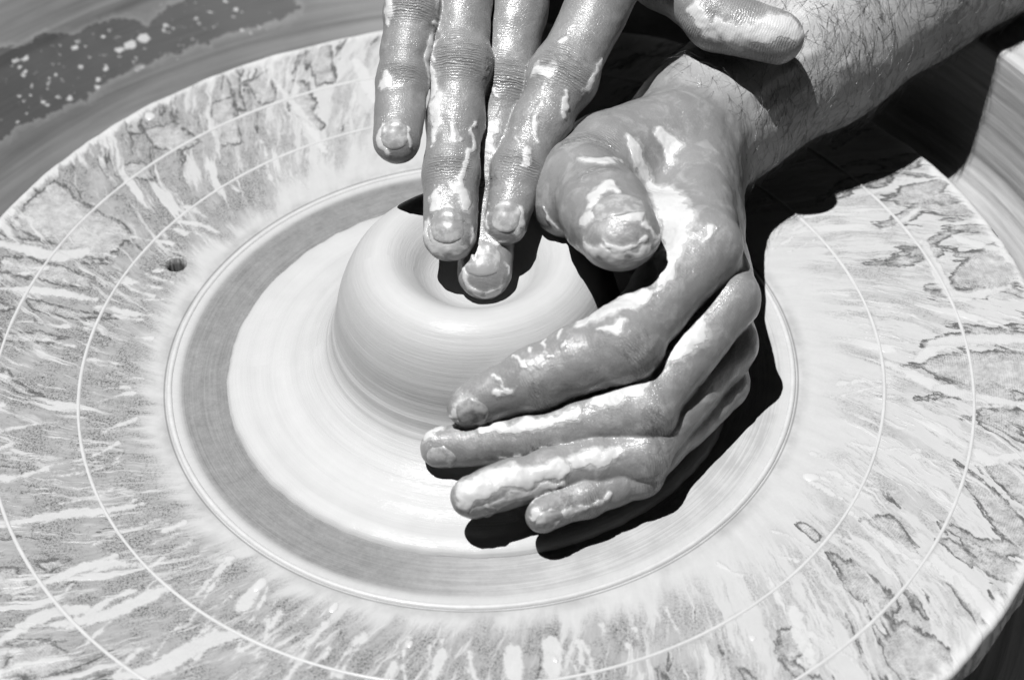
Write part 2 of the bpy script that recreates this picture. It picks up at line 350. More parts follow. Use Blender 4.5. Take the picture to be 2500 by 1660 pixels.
def seg_dist(p, a, b):
    ab = b - a; t = np.clip(((p - a) @ ab) / (ab @ ab + 1e-9), 0, 1); return np.linalg.norm(p - a - t[:, None] * ab, axis=1)
def poly_sd(p, poly):
    """signed distance of 2-D points to a polygon"""
    d = np.full(len(p), 1e9); ins = np.zeros(len(p), bool); n = len(poly)
    for i in range(n):
        a, b = poly[i], poly[(i + 1) % n]
        d = np.minimum(d, seg_dist(p, a, b))
        c = ((a[1] > p[:, 1]) != (b[1] > p[:, 1])) & (p[:, 0] < (b[0] - a[0]) * (p[:, 1] - a[1]) / (b[1] - a[1] + 1e-12) + a[0])
        ins ^= c
    return np.where(ins, -d, d)

def dense(pr, step):
    out = [np.array(pr[0], float)]
    for a, b in zip(pr[:-1], pr[1:]):
        a, b = np.array(a, float), np.array(b, float); n = max(1, int(np.linalg.norm(b - a) / step))
        for k in range(1, n + 1): out.append(a + (b - a) * k / n)
    return out
PF, RW, ZT = -3.0, 25.95, -1.0          # floor height, rim radius, height of the rim
floor_prof = [(0, PF - 4.0), (14, PF - 4.0), (19.0, PF - 4.0), (19.9, PF - 3.6), (20.4, PF - 1.0), (20.8, PF - 0.45), (21.5, PF - 0.3)] + [(22.9 + 2.0 * math.sin(a) - 1.0, PF + 1.75 - 2.0 * math.cos(a)) for a in np.radians(np.linspace(12, 40, 6))]  # inner trough sunk deep, shaped so the gap beside the wheel goes black
wall_prof = [floor_prof[-1], (RW - 0.35, ZT - 0.30), (RW - 0.1, ZT - 0.08), (RW, ZT)]
flange_prof = [(RW, ZT), (RW + 0.10, ZT + 0.05), (RW + 0.3, ZT + 0.05), (27.5, ZT), (30, ZT - 0.1), (40, ZT)]
R_floor = dense([(0, -2.0), (14, -2.0), (18.6, -1.9), (20.0, -1.7), (20.5, -1.4), (20.75, -0.9)], 0.2)
R_wall = dense([(20.75, -0.9), (21.2, 0.9), (21.62, 2.75), (21.70, 2.9)], 0.05)
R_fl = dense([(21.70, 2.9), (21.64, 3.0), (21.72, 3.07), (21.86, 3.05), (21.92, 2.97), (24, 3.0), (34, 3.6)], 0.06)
def pan_wob(right):
    right = np.array(right)
    def f(R, Z, TH):
        k = np.linspace(0, 1, R.shape[1]); kk = np.linspace(0, 1, len(right)); Rr = np.interp(k, kk, right[:, 0]); Zr = np.interp(k, kk, right[:, 1])
        t = (TH + math.radians(120)) % (2 * math.pi) - math.radians(120)
        w_ = sstep(math.radians(-2), math.radians(14), t) * sstep(math.radians(88), math.radians(66), t)
        return R * (1 - w_) + Rr[None] * w_, Z * (1 - w_) + Zr[None] * w_
    return f
pan_all = dense(floor_prof + wall_prof[1:] + flange_prof[1:], 0.6)
_th = np.linspace(0, 2 * math.pi, 181); _V = [Vector((r_ * math.cos(t), r_ * math.sin(t), z_)) for t in _th for r_, z_ in pan_all]; _m = len(pan_all)
pan_bvh = BVHTree.FromPolygons(_V, [(i * _m + j, i * _m + j + 1, (i + 1) * _m + j + 1, (i + 1) * _m + j) for i in range(180) for j in range(_m - 1)])
def pan_uv(V):
    """unrolled coordinates of the pan: length round it, length up its profile"""
    V = np.atleast_2d(V); r = np.hypot(V[:, 0], V[:, 1]); return np.stack([np.arctan2(V[:, 1], V[:, 0]) * RW, r + np.maximum(V[:, 2] - PF, 0) * 1.0], -1)
def pan_pt(px, py):
    h = pan_bvh.ray_cast(Vector(CAM), Vector(ray(px, py))); return pan_uv(np.array(h[0]))[0]
WET = [(-60, 130), (0, 105), (40, 118), (90, 85), (150, 78), (200, 60), (250, 50), (320, 45), (345, 60), (355, 38), (395, 18), (440, -14), (520, -20), (600, -22), (650, -8), (688, 18), (655, 46), (610, 52), (560, 70), (430, 112), (300, 160), (200, 225), (110, 262), (0, 320), (-60, 355)]
DOTS = [(128, 172, 5), (173, 110, 8), (178, 98, 6), (53, 173, 7), (113, 181, 5), (74, 197, 4), (140, 104, 5), (186, 156, 7), (243, 160, 6), (248, 153, 4), (310, 132, 3), (310, 142, 4), (311, 158, 5), (358, 137, 5), (459, 54, 6), (491, 31, 4), (557, 72, 7), (577, 76, 5), (227, 184, 7), (224, 200, 8), (440, 62, 3),
        (36, 140, 9), (58, 135, 9), (48, 152, 5), (544, 22, 8), (538, 40, 4), (110, 242, 4), (98, 236, 8), (135, 225, 6), (160, 228, 9), (60, 262, 5), (40, 282, 5), (330, 90, 16), (300, 105, 16), (275, 115, 10), (380, 60, 8), (12, 190, 3), (70, 220, 3), (170, 200, 3)]
_g = np.random.default_rng(4)
DOTS += [(t * 640, 150 - 150 * t + _g.uniform(-70, 75) + 40 * (1 - t), 1.2 + 4.0 * _g.random() ** 3) for t in _g.random(110)]
def pan_attrs(V):
    q = pan_uv(V); wet = np.full(len(V), 9.0); dot = np.full(len(V), 9.0)
    poly = np.array([pan_pt(a, b) for a, b in WET]); c = poly.mean(0); ext = np.abs(poly - c).max(0) + 2
    near = np.where((np.abs(q - c) < ext).all(1))[0]; wet[near] = poly_sd(q[near], poly)
    for x, y, r_ in DOTS:
        c = pan_pt(x, y); near = np.where((np.abs(q - c) < 1.2).all(1))[0]
        dot[near] = np.minimum(dot[near], np.hypot(q[near, 0] - c[0], q[near, 1] - c[1]) - r_ / 62.0)
    return {'wet': wet, 'dots': dot}
pan = empty('splash_pan', (0, 0, PF - 4.0)); tag(pan, 'grey plastic splash pan stained with dried slip around and below the turning wheel', 'splash pan')
A0, A1 = math.radians(-75), math.radians(285)
lathe('pan_floor', dense(floor_prof, 0.4), M_PAN, pan, n=500, attrs=pan_attrs, wob=pan_wob(R_floor))
lathe('pan_wall', dense(wall_prof, 0.09), M_PAN, pan, n=1500, attrs=pan_attrs, wob=pan_wob(R_wall))
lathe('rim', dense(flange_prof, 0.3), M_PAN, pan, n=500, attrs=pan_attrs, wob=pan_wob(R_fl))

print('T0', time.time() - T0)
# ------------------------------------------------------------------ wheel head
wheel = empty('wheel_head', (0, 0, -1.3)); tag(wheel, 'round turntable disc with scribed rings, splattered with pale slip, under the clay and hands', 'wheel head')
R1, R2, R3, R4 = 10.0, 12.894, 15.698, 18.496
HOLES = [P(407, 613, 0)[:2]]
PATCH = [  # bare spots between the slip runs, outlines in picture position
    [(20, 520), (60, 470), (130, 410), (200, 470), (290, 520), (330, 580), (290, 560), (240, 600), (160, 590), (110, 560), (60, 540)],
    [(0, 590), (60, 590), (150, 615), (215, 640), (210, 665), (150, 660), (60, 640), (0, 625)],
    [(60, 690), (130, 700), (200, 715), (280, 732), (240, 738), (150, 735), (70, 715)],
    [(0, 845), (25, 850), (37, 868), (20, 882), (0, 885)],
    [(0, 765), (90, 765), (170, 778), (120, 790), (0, 790)],
    [(228, 783), (250, 780), (258, 790), (240, 796)],
    [(75, 1290), (160, 1290), (148, 1305), (110, 1335), (95, 1320)],
    [(2055, 455), (2080, 430), (2140, 418), (2170, 410), (2185, 425), (2165, 450), (2110, 470), (2070, 475)],
    [(2020, 380), (2060, 365), (2100, 355), (2125, 365), (2115, 385), (2060, 398)],
    [(2130, 490), (2180, 470), (2220, 465), (2245, 490), (2230, 500), (2180, 500)],
    [(2180, 640), (2240, 590), (2290, 560), (2330, 590), (2361, 620), (2361, 650), (2290, 668), (2200, 660)],
    [(2118, 845), (2140, 820), (2240, 812), (2400, 815), (2400, 915), (2330, 905), (2240, 895), (2160, 875)],
    [(2255, 945), (2270, 935), (2400, 955), (2400, 1000), (2300, 975), (2262, 965)],
    [(2275, 1080), (2300, 1062), (2400, 1090), (2400, 1180), (2340, 1150)],
    [(1835, 1210), (1860, 1205), (1885, 1220), (1905, 1240), (1880, 1245)],
    [(1910, 1275), (1960, 1290), (2040, 1350), (2080, 1400), (2060, 1430), (2000, 1390), (1950, 1360), (1930, 1310)],
    [(1985, 1200), (2050, 1180), (2080, 1200), (2130, 1290), (2100, 1285), (2040, 1240)],
    [(1790, 1450), (1840, 1440), (1870, 1470), (1860, 1500), (1820, 1530), (1790, 1500)],
    [(2200, 1060), (2300, 1140), (2361, 1200), (2400, 1300), (2300, 1230), (2240, 1150)],
    [(-40, 1310), (45, 1305), (75, 1360), (20, 1375), (-40, 1380)],
    [(2080, 1420), (2200, 1500), (2190, 1600), (2080, 1560), (2040, 1470)],
    [(1250, 1500), (1300, 1520), (1290, 1600), (1240, 1590)],
    [(20, 1480), (120, 1470), (200, 1540), (100, 1568), (10, 1560)],
    [(330, 300), (400, 280), (470, 330), (420, 350), (360, 345)],
    [(560, 190), (620, 160), (640, 230), (600, 245)], [(480, 240), (540, 225), (560, 330), (500, 340)],
    [(700, 120), (760, 105), (780, 190), (730, 200)],
]
STREAK = [[(0, 1210), (60, 1200), (160, 1183), (240, 1178), (330, 1160)], [(120, 1440), (230, 1420), (330, 1380), (385, 1355)], [(270, 1560), (360, 1540), (470, 1480), (545, 1462)],
          [(2361, 590), (2240, 560), (2200, 545)], [(2330, 660), (2200, 680), (2130, 560)], [(0, 560), (130, 590), (200, 580)], [(0, 665), (100, 670), (220, 690)], [(2361, 1045), (2290, 1060), (2250, 1040)],
          [(2145, 1280), (2230, 1360), (2300, 1440)], [(1960, 1180), (2080, 1270), (2140, 1300)], [(2030, 830), (2100, 860), (2160, 890), (2250, 915), (2361, 930)], [(2120, 830), (2180, 790), (2361, 780)],
          [(30, 1370), (140, 1330), (220, 1300), (330, 1300)], [(0, 1480), (100, 1420), (200, 1400)], [(820, 140), (870, 230)], [(620, 170), (700, 270), (750, 350)], [(1880, 1540), (1850, 1470), (1830, 1400)], [(1280, 1568), (1270, 1480)], [(1000, 1568), (1020, 1500)], [(590, 1350), (560, 1400)], [(1190, 1568), (1180, 1500)]]
def wheel_attrs(V):
    q = V[:, :2]; bare = np.full(len(V), 9.0); st = np.full(len(V), 9.0)
    for poly in PATCH:
        pg = np.array([P(a, b, 0)[:2] for a, b in poly]); c = pg.mean(0); ext = np.abs(pg - c).max() + 1.0
        near = np.where((np.abs(q - c) < ext).all(1))[0]
        if len(near): bare[near] = np.minimum(bare[near], poly_sd(q[near], pg))
    for k, line in enumerate(STREAK):
        pg = spline([P(a, b, 0)[:2] for a, b in line], 4); c = pg.mean(0); ext = np.abs(pg - c).max() + 1.0
        near = np.where((np.abs(q - c) < ext).all(1))[0]
        if len(near) == 0: continue
        n = len(pg)
        for i in range(n - 1):
            wd = 0.05 + 0.16 * math.sin(math.pi * (i + 0.5) / n) + 0.05 * (k % 3)
            st[near] = np.minimum(st[near], seg_dist(q[near], pg[i], pg[i + 1]) - wd)
    g = np.random.default_rng(11); rr_ = np.hypot(q[:, 0], q[:, 1]); ta = np.arctan2(q[:, 1], q[:, 0])
    def drip(arr, t0, r0, L, w_, lean, grow):
        dt = (ta - t0 + math.pi) % (2 * math.pi) - math.pi
        near = np.where((np.abs(dt) * r0 < 2.2) & (rr_ > r0 - 1) & (rr_ < r0 + L + 1))[0]
        if len(near) == 0: return
        u = (rr_[near] - r0); v = dt[near] * rr_[near] - lean * u - 0.10 * np.sin(u * 2.2 + t0 * 9); k = np.clip(u / L, 0, 1)
        wd = w_ * (1 + grow * k) * (1 - 0.25 * np.sin(u * 4 + t0 * 31)); d = np.hypot(v, np.minimum(u, 0) * 1.0 + np.maximum(u - L, 0)) - wd
        arr[near] = np.minimum(arr[near], d)
    for k in range(230):      # light drips with a round head towards the centre
        t0 = g.uniform(-math.pi, math.pi); lb = math.cos(t0 - math.radians(-120)) * 0.5 + 0.5
        if g.random() > 0.35 + 0.65 * lb: continue
        drip(st, t0, g.uniform(10.9, 16.0) if g.random() < 0.6 else g.uniform(10.8, 12.3), g.uniform(0.4, 2.2), g.uniform(0.03, 0.13), g.normal(0, 0.12), g.uniform(-0.8, 0.2))
    for k in range(46):       # bare tongues opening towards the rim, mostly on the right
        t0 = math.radians(g.uniform(-75, 42)) if k < 26 else g.uniform(-math.pi, math.pi)
        r0 = g.uniform(13.3, 17.0); drip(bare, t0, r0, g.uniform(1.2, 4.5), g.uniform(0.06, 0.16), g.normal(0.0, 0.10), g.uniform(0.5, 3.0))
    return {'bare': bare, 'streak': st}
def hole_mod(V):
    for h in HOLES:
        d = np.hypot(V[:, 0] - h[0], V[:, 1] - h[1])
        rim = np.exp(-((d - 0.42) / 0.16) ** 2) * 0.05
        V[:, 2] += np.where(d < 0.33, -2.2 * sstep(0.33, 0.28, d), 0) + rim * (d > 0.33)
def wheel_wob(R, Z, TH):
    V = np.stack([R * np.cos(TH), R * np.sin(TH), Z], -1).reshape(-1, 3)
    hole_mod(V)
    top = (R > 10.2) & (R < 18.2)
    n = fbm(np.stack([np.cos(TH) * 20, np.sin(TH) * 20, R * 0.6], -1).reshape(-1, 3), 0.8, 3).reshape(R.shape)
    Z2 = V[:, 2].reshape(R.shape) + np.where(top, (n - 0.5) * 0.05, 0)
    R2_ = R + np.where(R > 18.3, (n - 0.5) * 0.22, 0)
    return R2_, Z2
prof = [(0.0, 0.0), (5, 0), (8, 0)] + [(8 + 0.1 * k, 0.0) for k in range(1, 19)] + [(9.86, 0)]
prof += [(9.92, 0.0), (9.97, 0.0), (10.04, 0.0), (10.10, -0.03), (10.16, -0.03)]
prof += [(r_, 0.0) for r_ in np.arange(10.25, 18.30, 0.06)] + [(18.36, -0.01), (18.43, -0.04), (18.48, -0.10), (18.496, -0.18)]
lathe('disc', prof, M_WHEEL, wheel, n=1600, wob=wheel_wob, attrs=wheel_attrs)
def side_wob(R, Z, TH):
    n = fbm(np.stack([np.cos(TH) * 18, np.sin(TH) * 18, Z * 0.7], -1).reshape(-1, 3), 1.3, 9).reshape(R.shape)
    return R + (n - 0.5) * 0.34 * sstep(-0.0, -0.5, Z), Z
lathe('disc_side', dense([(18.496, -0.18), (18.47, -1.25), (18.3, -1.32), (5.0, -1.33)], 0.2), M_SIDE, wheel, n=720, wob=side_wob)
lathe('shaft', [(5.0, -1.3), (5.0, -5.3)], M_SIDE, wheel, n=64)
def ring(rr, wdt, hgt):
    def wob(R, Z, TH):
        n = fbm(np.stack([np.cos(TH) * rr, np.sin(TH) * rr, TH * 0], -1).reshape(-1, 3), 0.9, 21).reshape(R.shape)
        return rr + (R - rr) * (0.7 + 0.65 * n), Z * (0.8 + 0.4 * n) + 0.012
    lathe('scribed_ring', [(rr - wdt, -0.03), (rr - wdt * 0.6, hgt * 0.8), (rr, hgt), (rr + wdt * 0.6, hgt * 0.8), (rr + wdt, -0.03)], M_RING, wheel, n=900, wob=wob)
ring(R2, 0.062, 0.022); ring(R3, 0.066, 0.022)
# the low wall of slip lying outside the pool, inside the bead
lathe('bead_ring', [(9.91, -0.01), (9.94, 0.04), (10.0, 0.06), (10.06, 0.04), (10.09, -0.02)], M_RING, wheel, n=720,
      wob=lambda R, Z, TH: (10.0 + (R - 10.0) * (0.9 + 0.3 * fbm(np.stack([np.cos(TH) * 10, np.sin(TH) * 10, TH * 0], -1).reshape(-1, 3), 1.1, 4).reshape(R.shape)), Z))
# individual drops of slip
DROPS = [(1870, 1100, .20, .10), (600, 1348, .20, .10), (770, 1400, .14, .06), (945, 1485, .10, .08), (345, 268, .18, .08), (1735, 1470, .10, .06), (1280, 1520, .10, .08)]
for k, (a, b, rr, hh) in enumerate(DROPS):
    c = P(a, b, 0); dirr = nrm([c[0], c[1], 0]); tan = np.array([-dirr[1], dirr[0], 0]); V = []; F = []; nA, nB = 16, 5
    for j in range(nB):
        ph = j / (nB - 1) * math.pi / 2
        for i in range(nA):
            t = i / nA * 2 * math.pi; wv = 1 + 0.12 * math.sin(2 * t + k) + 0.08 * math.sin(3 * t + 2 * k)
            q = c + (dirr * math.cos(t) * rr * 1.4 + tan * math.sin(t) * rr) * math.cos(ph * 0.98) * wv + np.array([0, 0, hh * 0.55 * math.sin(ph) - 0.01]); V.append(q)
    for j in range(nB - 1):
        for i in range(nA): F.append((j * nA + i, j * nA + (i + 1) % nA, (j + 1) * nA + (i + 1) % nA, (j + 1) * nA + i))
    F.append(tuple((nB - 1) * nA + i for i in range(nA)))
    mesh_obj('slip_drop', V, F, M_SPLAT, wheel)

print('T1', time.time() - T0)
# ------------------------------------------------------------------ clay
clay = empty('clay_lump', (0, 0, 0)); tag(clay, 'smooth wet domed lump of clay with a hollow opening in its top, on the wheel', 'clay')
cp = spline([(0.0, 3.60), (0.5, 3.62), (1.1, 3.74), (1.6, 4.02), (2.05, 4.50), (2.5, 4.84), (2.95, 4.93), (3.4, 4.78), (3.85, 4.35), (4.17, 3.75), (4.40, 3.0), (4.56, 2.2), (4.72, 1.7), (4.90, 1.38), (5.18, 1.12), (5.5, 0.90), (5.9, 0.70)], 8)
def clay_wob(R, Z, TH):
    q = np.stack([R * 1.0, Z * 1.0, TH * 0.5], -1).reshape(-1, 3)
    n = fbm(q * [2.2, 2.2, 0.12], 1.0, 41).reshape(R.shape) - 0.5
    # throwing ridges on the wall
    rg = np.zeros_like(R)
    for z0, a, w_ in ((2.05, 0.035, 0.06), (1.93, 0.02, 0.035), (1.55, 0.02, 0.05), (2.5, 0.012, 0.05), (3.3, 0.012, 0.06)):
        rg += a * np.exp(-((Z - z0 - 0.10 * np.sin(TH + 0.6)) / w_) ** 2)
    k = sstep(3.9, 4.3, R)
    return R + (n * 0.05 + rg) * k, Z + n * 0.03 * (1 - k)
lathe('lump', cp, M_CLAY, clay, n=512, wob=clay_wob)
sp = spline([(5.85, 0.722), (6.1, 0.60), (6.4, 0.52), (6.7, 0.45), (6.95, 0.36), (7.3, 0.30), (7.6, 0.31), (7.85, 0.25), (8.03, 0.16), (8.12, 0.05), (8.15, -0.02)], 7)
def slip_wob(R, Z, TH):
    n = fbm(np.stack([np.cos(TH) * 8, np.sin(TH) * 8, R * 0.8], -1).reshape(-1, 3), 0.55, 77).reshape(R.shape) - 0.5
    n2 = fbm(np.stack([np.cos(TH) * 8, np.sin(TH) * 8, R * 0.3], -1).reshape(-1, 3), 2.5, 78).reshape(R.shape) - 0.5
    e = sstep(7.3, 8.1, R)
    return R + e * (n * 0.16 + n2 * 0.10), Z + (1 - e) * n * 0.05 * sstep(5.85, 6.1, R)
lathe('slip_pool', sp, M_CLAY, clay, n=512, wob=slip_wob)

print('T2', time.time() - T0)
# ------------------------------------------------------------------ hands: smooth distance fields, one continuous surface each
VOX = 0.055
class Field:
    def __init__(s, lo, hi):
        s.lo = np.array(lo, float); s.n = np.ceil((np.array(hi) - s.lo) / VOX).astype(int) + 1
        s.ax = [s.lo[k] + VOX * np.arange(s.n[k]) for k in range(3)]
        s.a = np.full(s.n, 3.0, np.float32)
    def box(s, lo, hi):
        i0 = np.clip(np.floor((np.array(lo) - s.lo) / VOX).astype(int), 0, s.n); i1 = np.clip(np.ceil((np.array(hi) - s.lo) / VOX).astype(int) + 1, 0, s.n)
        sl = tuple(slice(a, b) for a, b in zip(i0, i1))
        X, Y, Z = np.meshgrid(*[s.ax[k][sl[k]].astype(np.float32) for k in range(3)], indexing='ij', sparse=True)
        return sl, X, Y, Z
def smin(a, b, k):
    h = np.clip(0.5 + 0.5 * (b - a) / k, 0, 1); return b + (a - b) * h - k * h * (1 - h)
def cone(X, Y, Z, a, b, ra, rb, n=None, flat=1.0):
    """tapered capsule; n, flat: cross-section squashed by flat along n"""
    ab = b - a; L2 = float(ab @ ab) + 1e-9
    vx, vy, vz = X - a[0], Y - a[1], Z - a[2]
    t = np.clip((vx * ab[0] + vy * ab[1] + vz * ab[2]) / L2, 0, 1)
    vx, vy, vz = vx - t * ab[0], vy - t * ab[1], vz - t * ab[2]
    d2 = vx * vx + vy * vy + vz * vz; r = ra + (rb - ra) * t
    if n is not None and flat != 1.0:
        dn = vx * n[0] + vy * n[1] + vz * n[2]; d2 = d2 + dn * dn * (1 / flat ** 2 - 1); return (np.sqrt(d2) - r) * min(1, flat * 1.05)
    return np.sqrt(d2) - r
class Part:
    """a list of capsules, blended smoothly"""
    def __init__(s, k=0.3): s.p = []; s.k = k
    def add(s, a, b, ra, rb, n=None, flat=1.0, k=None):
        s.p.append((np.asarray(a, float), np.asarray(b, float), ra, rb, None if n is None else nrm(n), flat, k or s.k)); return s
    def ball(s, c, r, k=None, n=None, flat=1.0): c = np.asarray(c, float); return s.add(c, c + [0.001, 0, 0], r, r, n, flat, k)
    def bounds(s, mg=0.9):
        pts = np.array([q[i] for q in s.p for i in (0, 1)]); rr = max(max(q[2], q[3]) * max(1, 1) for q in s.p)
        return pts.min(0) - rr - mg, pts.max(0) + rr + mg
    def fill(s, F):
        out = np.full(F.n, 3.0, np.float32)
        for a, b, ra, rb, n, fl, k in s.p:
            m_ = max(ra, rb) + k + 0.25; sl, X, Y, Z = F.box(np.minimum(a, b) - m_, np.maximum(a, b) + m_)
            out[sl] = smin(out[sl], cone(X, Y, Z, a, b, ra, rb, n, fl).astype(np.float32), k)
        return out
def build_hand(palm, fingers, kf=0.55):
    los, his = zip(*[p.bounds() for p in [palm] + fingers]); F = Field(np.min(los, 0), np.max(his, 0))
    pf = palm.fill(F); F.a = pf.copy()
    for f in fingers:
        lo, hi = f.bounds(); sl = F.box(lo, hi)[0]; 
        G = Field(F.lo + VOX * np.array([q.start for q in sl]), F.lo + VOX * (np.array([q.stop for q in sl]) - 1.5)); G.n = np.array([q.stop - q.start for q in sl])
        G.ax = [F.ax[k][sl[k]] for k in range(3)]; d = f.fill(G)
        F.a[sl] = np.minimum(F.a[sl], smin(pf[sl], d, kf))
    import openvdb
    g = openvdb.FloatGrid(3 * VOX); g.copyFromArray(np.clip(F.a, -3 * VOX, 3 * VOX))
    pts, quads = g.convertToQuads(isovalue=0.0)
    return F.lo + np.asarray(pts, float) * VOX, np.asarray(quads, np.int64)
def vnormals(V, Q):
    n = np.zeros_like(V); a, b, c, d = (V[Q[:, k]] for k in range(4)); fn = np.cross(c - a, d - b)
    for k in range(4):
        for j in range(3): n[:, j] += np.bincount(Q[:, k], fn[:, j], len(V))
    return n / (np.linalg.norm(n, axis=1)[:, None] + 1e-12)
def finger(J, R, n, k=0.28, flat=0.9, pad=True, knuckle=0.06, tipflat=0.84):
    """J: MCP, PIP, DIP, tip centre; n: dorsal direction"""
    J = [np.asarray(j, float) for j in J]; f = Part(k)
    f.add(J[0], J[1], R[0], R[1] * 0.97, n, flat); mid = (J[0] + J[1]) / 2
    f.ball(J[1] + nrm(n) * knuckle * 0.5, R[1] * 1.05 + knuckle * 0.4, n=n, flat=flat)
    md_ = (J[1] + J[2]) / 2; rm_ = (R[1] + R[2]) / 2 * 0.93; f.add(J[1], md_, R[1] * 0.97, rm_, n, flat); f.add(md_, J[2], rm_, R[2], n, flat)
    f.add(J[2], J[3], R[2] * 0.99, R[3], n, tipflat)
    ax = nrm(J[3] - J[2]); pd = J[2] * 0.35 + J[3] * 0.65 - nrm(n) * R[3] * 0.22
    if pad: f.add(pd - ax * 0.35, pd + ax * 0.3, R[3] * 0.88, R[3] * 0.80, n, 0.95)
    # fleshy pads between the joints on the palm side
    for a, b, rr in ((J[0], J[1], R[1]), (J[1], J[2], R[2])):
        c = (a + b) / 2 - nrm(n) * rr * 0.25; f.ball(c, rr * 0.86, k=0.4)
    return f
def own_bvh(V, Q, J, R, others):
    """the surface of one finger's end only"""
    def dd(J): return np.minimum(seg_dist(V, J[1], J[2]), seg_dist(V, J[2], J[3]))
    mine = dd(J); ok = mine < R * 1.5
    for o in others: ok &= mine < dd(o)
    return bvh_of(V, Q[ok[Q].all(1)])
def bvh_of(V, Q): return BVHTree.FromPolygons([Vector(v) for v in V], [tuple(int(i) for i in q) for q in Q])
def folds(V, N, J, R, n, wk=1.0):
    """along-finger coordinate and knuckle weight for the fine skin folds, plus the coarse folds as displacement"""
    out = np.zeros(len(V)); ft = np.zeros(len(V)); fw = np.zeros(len(V)); cr = np.zeros(len(V)); n = nrm(n); best = np.full(len(V), 9.0); s0 = 0.0
    for k in range(3):
        a, b = J[k], J[k + 1]; L = np.linalg.norm(b - a); ax = (b - a) / L; t = (V - a) @ ax; d = np.linalg.norm(V - a - np.clip(t, 0, L)[:, None] * ax, axis=1)
        m_ = d < np.minimum(best, R[k] * 1.35); best[m_] = d[m_]; ft[m_] = s0 + t[m_]; s0 += L
    on = (best < 8).astype(float)
    for k, cnt, gap in ((1, 5, 0.15), (2, 3, 0.12)):
        ax = nrm(J[min(k + 1, 3)] - J[k - 1]); lat = np.cross(ax, n); d = V - J[k]; t = d @ ax; u = d @ lat; h = N @ n; half = R[k] * 0.85
        near = (np.linalg.norm(d, axis=1) < R[k] * 1.7) * sstep(0.0, 0.6, h) * sstep(half * 1.1, half * 0.5, np.abs(u))
        fw = np.maximum(fw, near * np.exp(-(t / (0.5 if k == 1 else 0.3)) ** 2))
        for i in range(cnt):
            t0 = (i - (cnt - 1) / 2) * gap * 1.3; bend = -0.5 * t0 * (u / half) ** 2 + 0.05 * np.sin(u * 4 + i * 2.1) + 0.03 * np.sin(u * 11 + i)
            wv = np.exp(-((t - t0 + bend) / 0.045) ** 2) * near * (0.7 + 0.3 * math.sin(i * 2.3)); out -= 0.017 * wk * wv; cr = np.maximum(cr, 0.6 * wv)
    return out, cr, ft, np.maximum(fw, 0.07 * on)
def skin_folds(V, N, sets, wk=1.0):
    D = np.zeros(len(V)); C = np.zeros(len(V)); FT = np.zeros(len(V)); FW_ = np.zeros(len(V))
    for J, R, n in sets:
        a, c, t, w_ = folds(V, N, J, R, n, wk); D += a; C = np.maximum(C, c); m_ = w_ > FW_; FT[m_] = t[m_]; FW_[m_] = w_[m_]
    return D, C, FT, FW_
def nail(parent, bvh, base, ax, n, length, width, mat=M_NAIL, R=0.8, tip=None, tol=0.16, thick=0.045):
    """a curved plate laid on the finger surface; base = proximal edge centre on the axis line"""
    ax, n = nrm(ax), nrm(np.asarray(n) - nrm(ax) * (np.asarray(n) @ nrm(ax))); lat = np.cross(ax, n); nu, nv = 15, 16; V = []
    for j in range(nv):
        v = j / (nv - 1)
        for i in range(nu):
            u = -1 + 2 * i / (nu - 1)
            # rounded outline: cuticle and free edge
            vv = v * (1 - 0.0) ; wd = width * (1 - 0.30 * (1 - sstep(0, 0.28, vv)) - 0.16 * sstep(0.78, 1, vv))
            t = length * (vv + (1 - vv) * 0.20 * u * u - vv * 0.16 * u * u)
            o = base + ax * t + lat * (wd * u)
            hit = bvh.ray_cast(Vector(o + n * (R + 0.22)), Vector(-n)); q = np.array(hit[0]) if hit[0] is not None else o + n * R * 0.8
            over = max(0.0, (q - tip) @ ax) if tip is not None else 0.0; h_ = (q - base) @ n
            want = R * 0.9 * math.sqrt(max(0.08, 1 - (wd * u / R) ** 2 - (over / R) ** 2))
            if abs(h_ - want) > tol: q = o + n * want
            edge = max(abs(u), 1 - sstep(0, 0.18, vv)); lift = 0.014 + 0.006 * (1 - edge) - 0.03 * sstep(0.86, 1.0, edge)
            V.append(q + n * lift)
    V = np.array(V); G = V.reshape(nv, nu, 3)
    # limit the drop at the free edge so the plate stays a plate
    for j in range(2, nv):
        step = (G[j] - G[j - 1]) @ n; lim = (G[j - 1] - G[j - 2]) @ n - 0.012
        G[j] += np.outer(np.maximum(lim - step, 0), n)
    V = G.reshape(-1, 3); N2 = len(V); low = V - n * thick
    F = [(j * nu + i, j * nu + i + 1, (j + 1) * nu + i + 1, (j + 1) * nu + i) for j in range(nv - 1) for i in range(nu - 1)]
    F2 = [tuple(N2 + k for k in f[::-1]) for f in F]
    bd = [i for i in range(nu)] + [j * nu + nu - 1 for j in range(1, nv)] + [(nv - 1) * nu + i for i in range(nu - 2, -1, -1)] + [j * nu for j in range(nv - 2, 0, -1)]
    S = [(bd[k], N2 + bd[k], N2 + bd[(k + 1) % len(bd)], bd[(k + 1) % len(bd)]) for k in range(len(bd))]
    return mesh_obj('fingernail', np.vstack([V, low]), F + F2 + S, mat, parent)
def hit_pt(bvh, px, py):
    h = bvh.ray_cast(Vector(CAM), Vector(ray(px, py))); return None if h[0] is None else np.array(h[0])
